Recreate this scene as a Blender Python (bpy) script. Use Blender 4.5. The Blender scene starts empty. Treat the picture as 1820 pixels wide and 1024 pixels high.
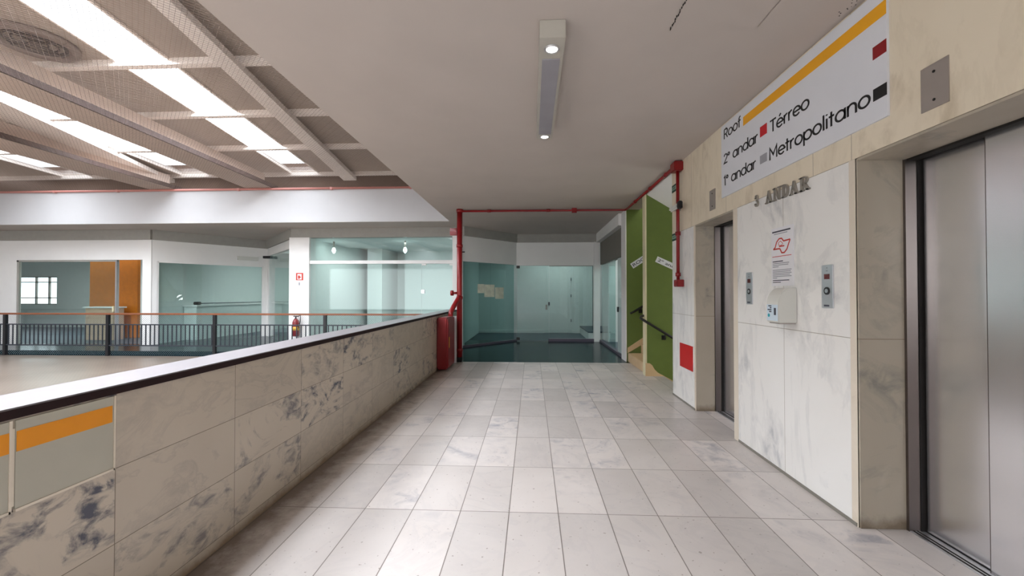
import bpy, bmesh, math, random
from mathutils import Vector, Matrix
random.seed(7)
S = bpy.context.scene
COL = S.collection
PI = math.pi

# ------------------------------------------------------------------ camera
F_PX, H_CAM = 740.0, 1.45
cam_d = bpy.data.cameras.new('camera'); cam = bpy.data.objects.new('camera', cam_d); COL.objects.link(cam)
cam_d.sensor_width = 36; cam_d.lens = 36 * F_PX / 1820; cam_d.clip_start = .05; cam_d.clip_end = 200
YAW = math.atan(35 / F_PX); PITCH = math.atan(9 / F_PX)
cam.location = (0, 0, H_CAM); cam.rotation_euler = (PI / 2 + PITCH, 0, YAW)
S.camera = cam

# ------------------------------------------------------------------ world, daylight, exposure
S.view_settings.view_transform = 'Standard'; S.view_settings.look = 'None'
S.view_settings.gamma = 1; S.view_settings.use_curve_mapping = False
S.view_settings.exposure = 0.38
S.cycles.transparent_max_bounces = 24
S.cycles.sample_clamp_indirect = 6
w = bpy.data.worlds.new('sky'); S.world = w; w.use_nodes = True
bg = w.node_tree.nodes['Background']; bg.inputs[0].default_value = (.93, .97, 1, 1); bg.inputs[1].default_value = 2.6

def area(name, loc, sx, sy, power, rot=(0, 0, 0), col=(1, 1, 1)):
    d = bpy.data.lights.new(name, 'AREA'); d.shape = 'RECTANGLE'; d.size = sx; d.size_y = sy
    d.energy = power; d.color = col
    o = bpy.data.objects.new(name, d); COL.objects.link(o); o.location = loc; o.rotation_euler = rot
    return o
# daylight falling through the three skylight strips and the window wall behind the viewer
SKEW = -.129
area('daylight_and_fill_strip', (-5.10 + SKEW * (2.2 - 4.2), 2.2, 4.72), .8, 13.4, 1100, (0, 0, -SKEW), (.93, .965, 1))
area('daylight_and_fill_strip', (-8.33 + SKEW * (2.2 - 6.36), 2.2, 4.72), .8, 13.4, 1100, (0, 0, -SKEW), (.93, .965, 1))
area('daylight_and_fill_strip', (-11.97 + SKEW * (2.2 - 9.1), 2.2, 4.72), .8, 13.4, 1100, (0, 0, -SKEW), (.93, .965, 1))
area('daylight_and_fill_strip', (-3.0, -.9, 4.72), 1.0, 6.4, 620, (0, 0, 0), (.93, .965, 1))  # unseen strip light added to brighten the floor near the viewer
area('daylight_window', (-8.0, -4.9, 1.7), 11.0, 2.6, 90, (PI / 2, 0, 0), (1, .98, .95))
# unseen point lights added to brighten the dark stairwell
dl = bpy.data.lights.new('stair_fill', 'POINT'); dl.energy = 30; dl.shadow_soft_size = .15; dl.color = (1, .97, .9)
dlo = bpy.data.objects.new('stair_fill', dl); COL.objects.link(dlo); dlo.location = (3.2, 8.3, 4.2)
dl2 = bpy.data.lights.new('stair_fill', 'POINT'); dl2.energy = 10; dl2.shadow_soft_size = .15
dlo = bpy.data.objects.new('stair_fill', dl2); COL.objects.link(dlo); dlo.location = (3.6, 6.7, 1.2)
# unseen spots added behind the viewer to brighten the lobby
for y_ in (-3.6, -1.9, -.6):
    dl = bpy.data.lights.new('lobby_fill', 'SPOT'); dl.energy = 10; dl.spot_size = 2.5; dl.spot_blend = .8; dl.shadow_soft_size = .08; dl.color = (1, .99, .97)
    dlo = bpy.data.objects.new('lobby_fill', dl); COL.objects.link(dlo); dlo.location = (.1375, y_, 3.1)
# unseen area lights added to brighten the shop interiors
area('shop_fill', (-4.2, 13.2, 2.98), 3.0, 2.0, 62, col=(.92, 1, .99))
area('shop_fill', (-8.2, 15.2, 2.98), 2.5, 1.5, 34, col=(.92, 1, .98))
area('shop_fill', (-15.0, 13.8, 2.98), 5, 2.5, 150, col=(.92, 1, .98))
area('shop_fill', (.9, 14.2, 2.98), 2.0, 1.0, 14, col=(.85, 1, .98))
area('shop_fill', (3.4, 11.0, 2.98), 1.5, 1.5, 26, col=(.92, 1, .98))

# ------------------------------------------------------------------ node helpers / materials
def lin(c):
    return tuple(((v / 255) / 12.92 if v / 255 <= .04045 else ((v / 255 + .055) / 1.055) ** 2.4) for v in c[:3]) + (1,)

class NT:
    def __init__(s, name):
        s.m = bpy.data.materials.new(name); s.m.use_nodes = True
        s.t = s.m.node_tree; s.b = s.t.nodes['Principled BSDF']; s.out = s.t.nodes['Material Output']
    def n(s, typ, **kw):
        nd = s.t.nodes.new(typ)
        for k, v in kw.items(): setattr(nd, k, v)
        return nd
    def l(s, a, b): s.t.links.new(a, b)
    def put(s, sock, v):
        if hasattr(v, 'is_linked'): s.l(v, sock)
        else: sock.default_value = v
    def math(s, op, a, b=None, c=None, clamp=False):
        nd = s.n('ShaderNodeMath', operation=op); nd.use_clamp = clamp
        s.put(nd.inputs[0], a)
        if b is not None: s.put(nd.inputs[1], b)
        if c is not None: s.put(nd.inputs[2], c)
        return nd.outputs[0]
    def mix(s, f, a, b, blend='MIX'):
        nd = s.n('ShaderNodeMix', data_type='RGBA', blend_type=blend)
        s.put(nd.inputs[0], f); s.put(nd.inputs[6], a); s.put(nd.inputs[7], b)
        return nd.outputs[2]
    def pos(s):
        if not hasattr(s, '_p'):
            g = s.n('ShaderNodeNewGeometry'); x = s.n('ShaderNodeSeparateXYZ'); s.l(g.outputs['Position'], x.inputs[0])
            s._p = (g.outputs['Position'], x.outputs)
        return s._p
    def noise(s, vec, scale, detail=4, rough=.55, dist=0):
        nd = s.n('ShaderNodeTexNoise'); nd.inputs['Scale'].default_value = scale; nd.inputs['Detail'].default_value = detail
        nd.inputs['Roughness'].default_value = rough; nd.inputs['Distortion'].default_value = dist
        s.l(vec, nd.inputs['Vector']); return nd.outputs['Fac']
    def ramp(s, f, stops):
        nd = s.n('ShaderNodeValToRGB'); el = nd.color_ramp.elements
        while len(el) < len(stops): el.new(.5)
        for e, (p, c) in zip(el, stops): e.position = p; e.color = c if len(c) == 4 else lin(c)
        s.put(nd.inputs[0], f); return nd.outputs[0]
    def set(s, **kw):
        for k, v in kw.items(): s.put(s.b.inputs[k.replace('_', ' ')], v)
        return s.m

def plain(name, c, rough=.5, metal=0, spec=.5, grain=.04, gscale=8, coat=0):
    """painted / plastic / metal surface with a faint procedural unevenness"""
    t = NT(name); p, _ = t.pos()
    nz = t.noise(p, gscale, 3)
    c0 = lin(c); lo = tuple(v * (1 - grain) for v in c0[:3]) + (1,); hi = tuple(min(1, v * (1 + grain)) for v in c0[:3]) + (1,)
    t.set(Base_Color=t.ramp(nz, [(.3, lo), (.7, hi)]), Roughness=rough, Metallic=metal)
    t.b.inputs['Specular IOR Level'].default_value = spec
    if coat: t.b.inputs['Coat Weight'].default_value = coat
    return t.m

def marble(name, base, base2, vein, veincut=(.60, .72), vstr=.8, tile=None, lines=None, rough=.25, tone=.12, vscale=1.6, stretch=(1, 1, 1), grout=(90, 80, 72), foot_band=None, spots=0):
    """polished stone; tile=(axis u, origin, pitch, axis v, origin, pitch, joint) or lines=[(axis, at, (axis2, lo, hi))]"""
    t = NT(name); p, x = t.pos()
    vec = p; rnd = None; gm = None
    if tile:
        au, ou, pu, av, ov, pv, jw = tile
        fu = t.math('DIVIDE', t.math('SUBTRACT', x[au], ou), pu); fv = t.math('DIVIDE', t.math('SUBTRACT', x[av], ov), pv)
        cu = t.math('FLOOR', fu); cv = t.math('FLOOR', fv)
        cb = t.n('ShaderNodeCombineXYZ'); t.l(cu, cb.inputs[0]); t.l(cv, cb.inputs[1])
        wn = t.n('ShaderNodeTexWhiteNoise', noise_dimensions='3D'); t.l(cb.outputs[0], wn.inputs['Vector'])
        rnd = wn.outputs['Value']
        off = t.n('ShaderNodeVectorMath', operation='MULTIPLY_ADD'); t.l(wn.outputs['Color'], off.inputs[0])
        off.inputs[1].default_value = (37, 53, 71); t.l(p, off.inputs[2]); vec = off.outputs[0]
        def edge(f, pitch):
            fr = t.math('FRACT', f); d = t.math('MINIMUM', fr, t.math('SUBTRACT', 1.0, fr))
            return t.math('LESS_THAN', t.math('MULTIPLY', d, pitch), jw)
        gm = t.math('MAXIMUM', edge(fu, pu), edge(fv, pv))
    if lines:
        for ax, at, rng in lines:
            m_ = t.math('LESS_THAN', t.math('ABSOLUTE', t.math('SUBTRACT', x[ax], at)), .0022)
            if rng:
                a2, lo, hi = rng
                m_ = t.math('MULTIPLY', m_, t.math('MULTIPLY', t.math('GREATER_THAN', x[a2], lo), t.math('LESS_THAN', x[a2], hi)))
            gm = m_ if gm is None else t.math('MAXIMUM', gm, m_)
    mp = t.n('ShaderNodeMapping'); mp.inputs['Scale'].default_value = stretch; mp.inputs['Rotation'].default_value = (.5, .35, .6); t.l(vec, mp.inputs[0])
    n1 = t.noise(mp.outputs[0], vscale, 8, .62, 1.4)
    n2 = t.noise(mp.outputs[0], vscale * 4.5, 6, .6, .6)
    n3 = t.noise(vec, vscale * 1.1, 3, .5)
    col = t.mix(n3, lin(base), lin(base2))
    v1 = t.ramp(n1, [(veincut[0], (0, 0, 0, 1)), (veincut[1], (1, 1, 1, 1))])
    thin = t.math('ABSOLUTE', t.math('SUBTRACT', n1, .5)); thin = t.ramp(thin, [(0, (1, 1, 1, 1)), (.035, (0, 0, 0, 1))])
    v2 = t.ramp(n2, [(.42, (0, 0, 0, 1)), (.62, (1, 1, 1, 1))])
    vm = t.math('MULTIPLY', v1, v2)
    if rnd is not None:
        gate = t.ramp(rnd, [(.35, (0.12, .12, .12, 1)), (.8, (1, 1, 1, 1))]); vm = t.math('MULTIPLY', vm, gate)
    vm = t.math('ADD', t.math('MULTIPLY', vm, vstr), t.math('MULTIPLY', t.math('MULTIPLY', thin, n3), vstr * .22), clamp=True)
    col = t.mix(vm, col, lin(vein))
    if spots:
        sp = t.ramp(t.noise(p, 42, 2, .4), [(.70, (0, 0, 0, 1)), (.74, (1, 1, 1, 1))])
        col = t.mix(t.math('MULTIPLY', sp, spots), col, lin((120, 108, 98)))
    if rnd is not None:
        k = t.math('MULTIPLY_ADD', rnd, tone, 1 - tone * .6)
        cc = t.n('ShaderNodeCombineColor'); [t.l(k, cc.inputs[i]) for i in range(3)]
        col = t.mix(1.0, col, cc.outputs[0], 'MULTIPLY')
    if foot_band:   # brown band with ragged edge along a foot; grime on parapet and reveals: (axis, from, to)
        ax, a, b, dc, ds = foot_band
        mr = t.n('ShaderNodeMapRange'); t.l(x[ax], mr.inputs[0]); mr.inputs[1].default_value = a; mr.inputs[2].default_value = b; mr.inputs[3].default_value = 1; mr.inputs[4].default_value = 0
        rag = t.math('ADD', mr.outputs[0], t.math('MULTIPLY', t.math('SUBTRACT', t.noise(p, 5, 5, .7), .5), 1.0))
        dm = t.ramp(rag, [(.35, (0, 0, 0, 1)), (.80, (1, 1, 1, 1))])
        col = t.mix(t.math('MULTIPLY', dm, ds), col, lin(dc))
    if gm is not None: col = t.mix(t.math('MULTIPLY', gm, .8), col, lin(grout))
    rr = t.math('MULTIPLY_ADD', n2, .25, rough - .08)
    t.set(Base_Color=col, Roughness=rr)
    t.b.inputs['Specular IOR Level'].default_value = .4
    return t.m

def glass(name, tint, rough=0.0, refl=.75):
    t = NT(name); t.t.nodes.remove(t.b)
    tr = t.n('ShaderNodeBsdfTransparent'); tr.inputs[0].default_value = tint
    gl = t.n('ShaderNodeBsdfGlossy'); gl.inputs[0].default_value = (1, 1, 1, 1); gl.inputs[1].default_value = rough
    lw = t.n('ShaderNodeLayerWeight'); lw.inputs[0].default_value = .5
    f5 = t.math('POWER', lw.outputs['Facing'], 4.0)
    f = t.math('MULTIPLY', t.math('MULTIPLY_ADD', f5, .9, .045), refl, clamp=True)
    mx = t.n('ShaderNodeMixShader'); t.l(f, mx.inputs[0]); t.l(tr.outputs[0], mx.inputs[1]); t.l(gl.outputs[0], mx.inputs[2])
    t.l(mx.outputs[0], t.out.inputs[0]); return t.m

def glow(name, c, strength):
    t = NT(name); t.b.inputs['Base Color'].default_value = lin(c)
    t.b.inputs['Emission Color'].default_value = lin(c); t.b.inputs['Emission Strength'].default_value = strength
    return t.m

def brushed(name, c, rough=.235, axis=2, met=.95):
    t = NT(name); p, _ = t.pos()
    mp = t.n('ShaderNodeMapping'); sc = [14, 14, 14]; sc[axis] = .5; mp.inputs['Scale'].default_value = sc; t.l(p, mp.inputs[0])
    nz = t.noise(mp.outputs[0], 1, 3, .6)
    c0 = lin(c)
    t.set(Base_Color=t.ramp(nz, [(.25, tuple(v * .985 for v in c0[:3]) + (1,)), (.75, c0)]), Metallic=met,
          Roughness=t.math('MULTIPLY_ADD', nz, .02, rough))
    return t.m

M = {}
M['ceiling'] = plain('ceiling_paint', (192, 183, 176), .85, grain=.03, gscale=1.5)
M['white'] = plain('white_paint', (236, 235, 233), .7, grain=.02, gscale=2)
M['fascia'] = plain('fascia_white_paint', (194, 194, 196), .7, grain=.03, gscale=1.2)
M['grey_band'] = plain('grey_lintel_paint', (160, 158, 152), .75)
M['grey_panel'] = plain('grey_panel_paint', (128, 124, 116), .75)
M['inner'] = plain('shop_wall_paint', (228, 232, 230), .75, grain=.02)
M['inner_grey'] = plain('shop_partition_paint', (170, 184, 180), .75, grain=.02)
M['shop_floor'] = plain('shop_vinyl_floor', (72, 84, 96), .4)
M['teal_floor'] = plain('teal_resin_floor', (14, 34, 40), .16, grain=.12, gscale=3, spec=.05)
M['sill_dark'] = plain('dark_threshold', (92, 82, 96), .5)
M['floor'] = marble('floor_marble_tiles', (217, 210, 206), (192, 184, 179), (132, 134, 146), (.50, .64), .8, tile=(0, -.15, .3235, 1, 2.77, .7155, .0030), rough=.30, tone=.30, vscale=1.5, foot_band=(0, -1.82, -1.36, (84, 64, 50), .8), spots=.6)  # browner band towards the parapet foot
M['parapet'] = marble('parapet_marble', (200, 188, 172), (182, 170, 155), (78, 80, 92), (.485, .55), 1.1, tile=(1, 1.704, .7170, 2, .06, .3205, .0018), rough=.3, tone=.12, vscale=1.9, stretch=(1, 1.0, 1.7), foot_band=(2, -.02, .10, (120, 92, 60), .7), grout=(96, 84, 70))
jl = [(2, 1.165, None), (2, 2.288, None), (1, 3.44, (2, 0, 2.288)), (1, 2.72, (2, 2.288, 4)), (1, 3.08, (2, 2.288, 4)), (1, 4.42, (2, 2.288, 4)), (1, 5.36, (2, 2.288, 4)), (1, 1.62, (2, 2.288, 4))]
M['marble'] = marble('wall_marble', (242, 242, 240), (230, 227, 222), (140, 145, 152), (.47, .68), .62, lines=jl, rough=.28, vscale=1.1, stretch=(1, 1.8, .8), grout=(140, 128, 110))
M['marble_warm'] = marble('warm_wall_marble', (236, 225, 204), (222, 209, 186), (178, 162, 136), (.48, .70), .7, lines=jl, rough=.28, vscale=1.0, stretch=(1, 1.8, .8), grout=(140, 128, 110))
M['reveal'] = marble('aged_reveal_marble', (188, 178, 162), (166, 156, 140), (126, 126, 120), (.47, .64), .8, lines=[(2, 1.165, None)], rough=.3, vscale=1.6, foot_band=(2, -.02, .14, (92, 72, 48), .7), grout=(120, 106, 86))
M['edge_stone'] = marble('edge_stone', (230, 221, 206), (214, 202, 184), (170, 156, 136), (.52, .76), .5, rough=.35, vscale=2)
M['stair_stone'] = marble('stair_marble', (214, 188, 150), (196, 166, 126), (150, 126, 98), (.6, .8), .5, rough=.35, vscale=2)
M['cap'] = plain('dark_brown_coping', (34, 12, 14), .55, spec=.25, grain=.15)
M['cap_top'] = plain('pale_coping_top', (122, 116, 119), .4)
M['green'] = plain('green_paint', (98, 116, 54), .5, grain=.04)
M['cream'] = plain('cream_paint', (214, 206, 172), .6)
M['red'] = plain('red_enamel', (134, 14, 20), .4, grain=.06, coat=.15)
M['red_plate'] = plain('red_paint', (192, 20, 22), .45)
M['pink_pipe'] = plain('faded_red_paint', (196, 132, 124), .5)
M['black'] = plain('black_metal', (22, 22, 26), .4)
M['rail_metal'] = plain('dark_painted_metal', (40, 44, 52), .45)
M['wood'] = plain('brown_handrail_wood', (124, 74, 48), .4, grain=.12, gscale=20)
M['steel'] = brushed('brushed_stainless', (242, 242, 245))
M['steel_dark'] = brushed('dark_steel_jamb', (118, 110, 106), .3)
M['plate'] = plain('satin_metal_plate', (176, 168, 162), .45, .6)
M['alu'] = plain('aluminium', (206, 206, 210), .35, .85)
M['gap'] = plain('dark_recess', (26, 22, 20), .8)
M['sign_white'] = plain('sign_panel_white', (222, 224, 230), .4, grain=.01)
M['sign_grey'] = plain('sign_panel_grey', (178, 174, 160), .45, grain=.02)
M['amber'] = plain('amber_vinyl', (238, 170, 24), .45, grain=.02)
M['orange_vinyl'] = plain('orange_vinyl', (226, 144, 12), .45, grain=.04)
M['ink'] = plain('black_vinyl', (20, 20, 24), .5)
M['red_vinyl'] = plain('red_vinyl', (196, 18, 34), .5)
M['dred_vinyl'] = plain('dark_red_vinyl', (140, 12, 22), .5)
M['grey_vinyl'] = plain('grey_vinyl', (158, 158, 164), .5)
M['paper'] = plain('white_paper', (232, 232, 236), .7, grain=.01)
M['sheet'] = plain('pale_reflection', (226, 226, 206), .8, grain=.12, gscale=9)  # pale tone of the reflections imitated on the end glass
M['print_grey'] = plain('grey_print', (150, 152, 160), .7)
M['print_dark'] = plain('dark_print', (70, 72, 84), .7)
M['print_red'] = plain('red_print', (196, 60, 46), .7)
M['print_teal'] = plain('teal_print', (40, 150, 160), .7)
M['print_blue'] = plain('pale_blue_print', (204, 220, 232), .7)
M['plastic'] = plain('white_plastic', (214, 214, 208), .35, grain=.01)
M['lamp_body'] = plain('lamp_housing_paint', (182, 178, 168), .6)
M['lamp_grey'] = plain('grey_diffuser', (150, 148, 154), .5)
M['spot'] = glow('lit_spot_lens', (255, 250, 238), 9)
M['bulb'] = glow('lit_bulb', (235, 255, 252), 9)
M['led_red'] = plain('red_display_window', (92, 10, 14), .2)
M['exit_green'] = plain('dark_green_sign', (16, 62, 46), .5)
M['exit_pale'] = plain('pale_green_print', (176, 208, 186), .5)
M['roof'] = plain('beige_roof_sheet', (164, 152, 142), .75, grain=.03, gscale=3)
M['beam_white'] = plain('off_white_beam_paint', (240, 231, 224), .6)
M['beam_brown'] = plain('faded_brown_beam_paint', (214, 196, 184), .6)
M['beam_edge'] = plain('dark_brown_flange', (44, 24, 22), .7)
M['vent_dark'] = plain('dark_vent_metal', (38, 30, 30), .6)
M['vent_ring'] = plain('grey_vent_metal', (104, 92, 86), .6)
M['eave'] = plain('brown_eave_board', (104, 84, 72), .8)
M['thread'] = plain('net_thread', (124, 108, 98), .7)
M['wire'] = plain('grey_wire', (126, 136, 140), .5, .3)
M['orange'] = plain('orange_panel_paint', (196, 112, 26), .45, grain=.08)
M['counter_wood'] = plain('pale_counter_wood', (214, 178, 152), .5)
M['brass'] = plain('yellow_band', (226, 180, 60), .5)
M['cover'] = None
t = NT('atrium_floor_resin'); p_, x_ = t.pos()
n_ = t.noise(p_, 1.3, 5, .6)
wv = t.n('ShaderNodeTexWave', wave_type='BANDS', bands_direction='DIAGONAL'); wv.inputs['Scale'].default_value = 9; t.l(p_, wv.inputs[0])
c_ = t.ramp(n_, [(.3, (112, 100, 90)), (.7, (130, 118, 108))])
t.set(Base_Color=t.mix(t.math('MULTIPLY', wv.outputs['Fac'], .12), c_, lin((170, 150, 130))), Roughness=.28)
M['atrium_floor'] = t.m
M['glass'] = glass('teal_shop_glass', (.865, .935, .925, 1))
M['glass_dark'] = glass('deep_teal_glass', (.74, .87, .86, 1))
M['glass_sky'] = glass('skylight_sheet', (.97, .98, 1, 1), refl=.6)
t = NT('frosted_door_glass'); t.set(Base_Color=lin((206, 222, 220)), Roughness=.2); M['frost'] = t.m

# ------------------------------------------------------------------ mesh builder
class MB:
    def __init__(s): s.bm = bmesh.new()
    def quad(s, *ps): s.bm.faces.new([s.bm.verts.new(p) for p in ps]); return s
    def box(s, x0, x1, y0, y1, z0, z1, bev=0):
        b = bmesh.new(); bmesh.ops.create_cube(b, size=1)
        for v in b.verts: v.co = ((x0 + x1) / 2 + v.co.x * (x1 - x0), (y0 + y1) / 2 + v.co.y * (y1 - y0), (z0 + z1) / 2 + v.co.z * (z1 - z0))
        if bev: bmesh.ops.bevel(b, geom=b.edges[:], offset=bev, segments=2, affect='EDGES', clamp_overlap=True)
        s.merge(b); return s
    def merge(s, b):
        me = bpy.data.meshes.new('tmp'); b.to_mesh(me); b.free(); s.bm.from_mesh(me); bpy.data.meshes.remove(me)
    def prism(s, pts, vec, bev=0):
        """closed polygon pts (3D) extruded along vec"""
        b = bmesh.new(); v = [b.verts.new(p) for p in pts]; f = b.faces.new(v)
        r = bmesh.ops.extrude_face_region(b, geom=[f]); vv = [e for e in r['geom'] if isinstance(e, bmesh.types.BMVert)]
        bmesh.ops.translate(b, verts=vv, vec=vec); bmesh.ops.recalc_face_normals(b, faces=b.faces[:])
        if bev: bmesh.ops.bevel(b, geom=b.edges[:], offset=bev, segments=2, affect='EDGES', clamp_overlap=True)
        s.merge(b); return s
    def bar(s, p0, p1, w, h, up=(0, 0, 1)):
        """rectangular bar from p0 to p1 (centre line), w across, h along up"""
        p0, p1, up = Vector(p0), Vector(p1), Vector(up); d = (p1 - p0).normalized(); sd = d.cross(up).normalized(); u = sd.cross(d)
        c = [sd * (w / 2) * a + u * (h / 2) * b for a, b in ((-1, -1), (1, -1), (1, 1), (-1, 1))]
        A = [s.bm.verts.new(p0 + q) for q in c]; B = [s.bm.verts.new(p1 + q) for q in c]
        for i in range(4): j = (i + 1) % 4; s.bm.faces.new((A[i], A[j], B[j], B[i]))
        s.bm.faces.new(A[::-1]); s.bm.faces.new(B); return s
    def thread(s, p0, p1, r):
        p0, p1 = Vector(p0), Vector(p1); d = (p1 - p0).normalized(); a = d.orthogonal().normalized(); b = d.cross(a)
        A = [s.bm.verts.new(p0 + (a * math.cos(k * 2.094) + b * math.sin(k * 2.094)) * r) for k in range(3)]
        B = [s.bm.verts.new(v.co + (p1 - p0)) for v in A]
        for i in range(3): j = (i + 1) % 3; s.bm.faces.new((A[i], A[j], B[j], B[i]))
        return s
    def tube(s, pts, r, seg=14, cap=True):
        pts = [Vector(p) for p in pts]; rings = []; ref = None
        for i, p in enumerate(pts):
            d = ((pts[min(i + 1, len(pts) - 1)] - p).normalized() + (p - pts[max(i - 1, 0)]).normalized()).normalized()
            if ref is None: ref = d.orthogonal().normalized()
            ref = (ref - d * ref.dot(d)).normalized(); b = d.cross(ref)
            rr = r[i] if isinstance(r, (list, tuple)) else r
            k = 1.0
            if 0 < i < len(pts) - 1:
                cs = (pts[i + 1] - p).normalized().dot(d); k = 1 / max(cs, .5)
            rings.append([s.bm.verts.new(p + (ref * math.cos(a) + b * math.sin(a)) * rr) for a in [2 * PI * q / seg for q in range(seg)]])
        for A, B in zip(rings, rings[1:]):
            for i in range(seg): j = (i + 1) % seg; f = s.bm.faces.new((A[i], A[j], B[j], B[i])); f.smooth = True
        if cap: s.bm.faces.new(rings[0][::-1]); s.bm.faces.new(rings[-1])
        return s
    def cyl(s, p0, p1, r, seg=20): return s.tube([p0, p1], r, seg)
    def build(s, name, mat, parent=None, keep=False):
        bmesh.ops.recalc_face_normals(s.bm, faces=s.bm.faces[:])
        base = Vector((0, 0, 0))
        if parent is not None: base = WLOC[parent]
        else:
            vs = [v.co for v in s.bm.verts]
            lo = [min(v[i] for v in vs) for i in range(3)]; hi = [max(v[i] for v in vs) for i in range(3)]
            base = Vector(((lo[0] + hi[0]) / 2, (lo[1] + hi[1]) / 2, lo[2]))
        for v in s.bm.verts: v.co -= base
        me = bpy.data.meshes.new(name); s.bm.to_mesh(me); s.bm.free()
        if mat is not None: me.materials.append(M[mat] if isinstance(mat, str) else mat)
        o = bpy.data.objects.new(name, me); COL.objects.link(o)
        if parent is not None: o.parent = parent; WLOC[o] = base
        else: o.location = base; WLOC[o] = base
        return o
WLOC = {}
def box(name, mat, x0, x1, y0, y1, z0, z1, parent=None, bev=0): return MB().box(x0, x1, y0, y1, z0, z1, bev).build(name, mat, parent)
def tag(o, label, cat, group=None, kind=None):
    o['label'] = label; o['category'] = cat
    if group: o['group'] = group
    if kind: o['kind'] = kind
    return o
def struct(o, label, cat='wall'): return tag(o, label, cat, kind='structure')
def thing(name, loc, label, cat, group=None):
    o = bpy.data.objects.new(name, None); COL.objects.link(o); o.location = loc; o.empty_display_size = .1
    WLOC[o] = Vector(loc); return tag(o, label, cat, group)
def copy_tree(o, parent=None):
    c = o.copy(); COL.objects.link(c)
    if parent is not None: c.parent = parent
    for ch in list(o.children): copy_tree(ch, c)
    return c

_fc = {}
def text_mesh(body, bold=0.0):
    cu = bpy.data.curves.new('txt', 'FONT'); cu.body = body; cu.size = 1; cu.extrude = .01; cu.offset = bold
    o = bpy.data.objects.new('txt', cu); COL.objects.link(o)
    dg = bpy.context.evaluated_depsgraph_get(); dg.update()
    me = bpy.data.meshes.new_from_object(o.evaluated_get(dg)); bpy.data.objects.remove(o); return me
def text_on(name, body, mat, parent, origin, right, up, width, capref='H', cap=None, bold=0.0, depth=.002):
    """flat lettering: origin = lower left of the baseline, right/up unit vectors, total width in metres"""
    me = text_mesh(body, bold); right, up, origin = Vector(right), Vector(up), Vector(origin); nrm = right.cross(up)
    xs = [v.co.x for v in me.vertices]; x0, x1 = min(xs), max(xs); sx = width / (x1 - x0)
    sy = sx if cap is None else cap / .70
    base = WLOC[parent]
    for v in me.vertices:
        c = v.co.copy(); v.co = origin + right * ((c.x - x0) * sx) + up * (c.y * sy) + nrm * ((c.z + .01) / .02 * depth) - base
    me.materials.append(M[mat]); me.name = name
    o = bpy.data.objects.new(name, me); COL.objects.link(o); o.parent = parent; WLOC[o] = base
    return o

# geometric rounded lettering drawn from strokes (units: capital height = 1)
def _arc(cx, cy, r, a0, a1, n=20, ry=None): return [(cx + r * math.cos(math.radians(a0 + (a1 - a0) * i / n)), cy + (ry or r) * math.sin(math.radians(a0 + (a1 - a0) * i / n))) for i in range(n + 1)]
XH, RR = .70, .32
GLY = {
 'o': (.78, [_arc(.39, .35, RR, 0, 360)]), 'a': (.80, [_arc(.39, .35, RR, 0, 360), [(.71, .70), (.71, 0)]]),
 'd': (.80, [_arc(.39, .35, RR, 0, 360), [(.71, 1.02), (.71, 0)]]), 'p': (.80, [_arc(.41, .35, RR, 0, 360), [(.09, .70), (.09, -.32)]]),
 'e': (.76, [[(.07, .35), (.71, .35)] + _arc(.39, .35, RR, 0, 318, 18)]), 'n': (.72, [[(.10, 0), (.10, .68)], [(.10, .38)] + _arc(.36, .42, .26, 180, 0, 12) + [(.62, 0)]]),
 'r': (.46, [[(.10, 0), (.10, .68)], [(.10, .40)] + _arc(.36, .40, .26, 170, 80, 8)]), 't': (.46, [[(.22, .95), (.22, 0)], [(.04, .66), (.42, .66)]]),
 'l': (.24, [[(.12, 1.02), (.12, 0)]]), 'i': (.24, [[(.12, .68), (.12, 0)], [(.12, .88), (.12, .96)]]),
 'f': (.46, [[(.20, 0), (.20, .80)] + _arc(.38, .80, .18, 180, 85, 8), [(.04, .64), (.40, .64)]]),
 'T': (.70, [[(.35, 0), (.35, .95)], [(.02, .95), (.68, .95)]]), 'M': (1.0, [[(.12, 0), (.12, .98), (.50, .35), (.88, .98), (.88, 0)]]),
 'R': (.74, [[(.12, 0), (.12, .95)], [(.12, .95), (.40, .95)] + _arc(.40, .70, .25, 90, -90, 12) + [(.12, .45)], [(.40, .45), (.66, 0)]]),
 '2': (.66, [_arc(.32, .70, .25, 165, -35, 12) + [(.06, .05), (.60, .05)]]), '1': (.40, [[(.04, .80), (.24, .95), (.24, 0)]]),
 '\u00ba': (.40, [_arc(.19, .78, .13, 0, 360, 14)]), ' ': (.42, []),
}
GLY['\u00e9'] = (.76, GLY['e'][1] + [[(.34, .86), (.50, 1.04)]])
def ribbon(bm, pts, wd, put):
    closed = (Vector(pts[0]) - Vector(pts[-1])).length < 1e-4
    if closed: pts = pts[:-1]
    n = len(pts); L = []; Rr = []
    for i, p in enumerate(pts):
        p = Vector(p); a = Vector(pts[i - 1]) if (i or closed) else None; b = Vector(pts[(i + 1) % n]) if (i < n - 1 or closed) else None
        d1 = (p - a).normalized() if a is not None else (b - p).normalized(); d2 = (b - p).normalized() if b is not None else d1
        t_ = (d1 + d2); t_ = t_.normalized() if t_.length > 1e-6 else d1
        nn = Vector((-t_.y, t_.x)); k = min(1 / max(t_.dot(d1), .3), 2.2)
        L.append(p + nn * wd / 2 * k); Rr.append(p - nn * wd / 2 * k)
    V = [[bm.verts.new(put(q, h)) for q in side] for h in (0, 1) for side in (L, Rr)]
    m_ = n if closed else n - 1
    for i in range(m_):
        j = (i + 1) % n
        bm.faces.new((V[0][i], V[0][j], V[1][j], V[1][i])); bm.faces.new((V[2][i], V[3][i], V[3][j], V[2][j]))
        bm.faces.new((V[0][i], V[2][i], V[2][j], V[0][j])); bm.faces.new((V[1][i], V[1][j], V[3][j], V[3][i]))
    if not closed:
        for i in (0, n - 1): bm.faces.new((V[0][i], V[1][i], V[3][i], V[2][i]))
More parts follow.
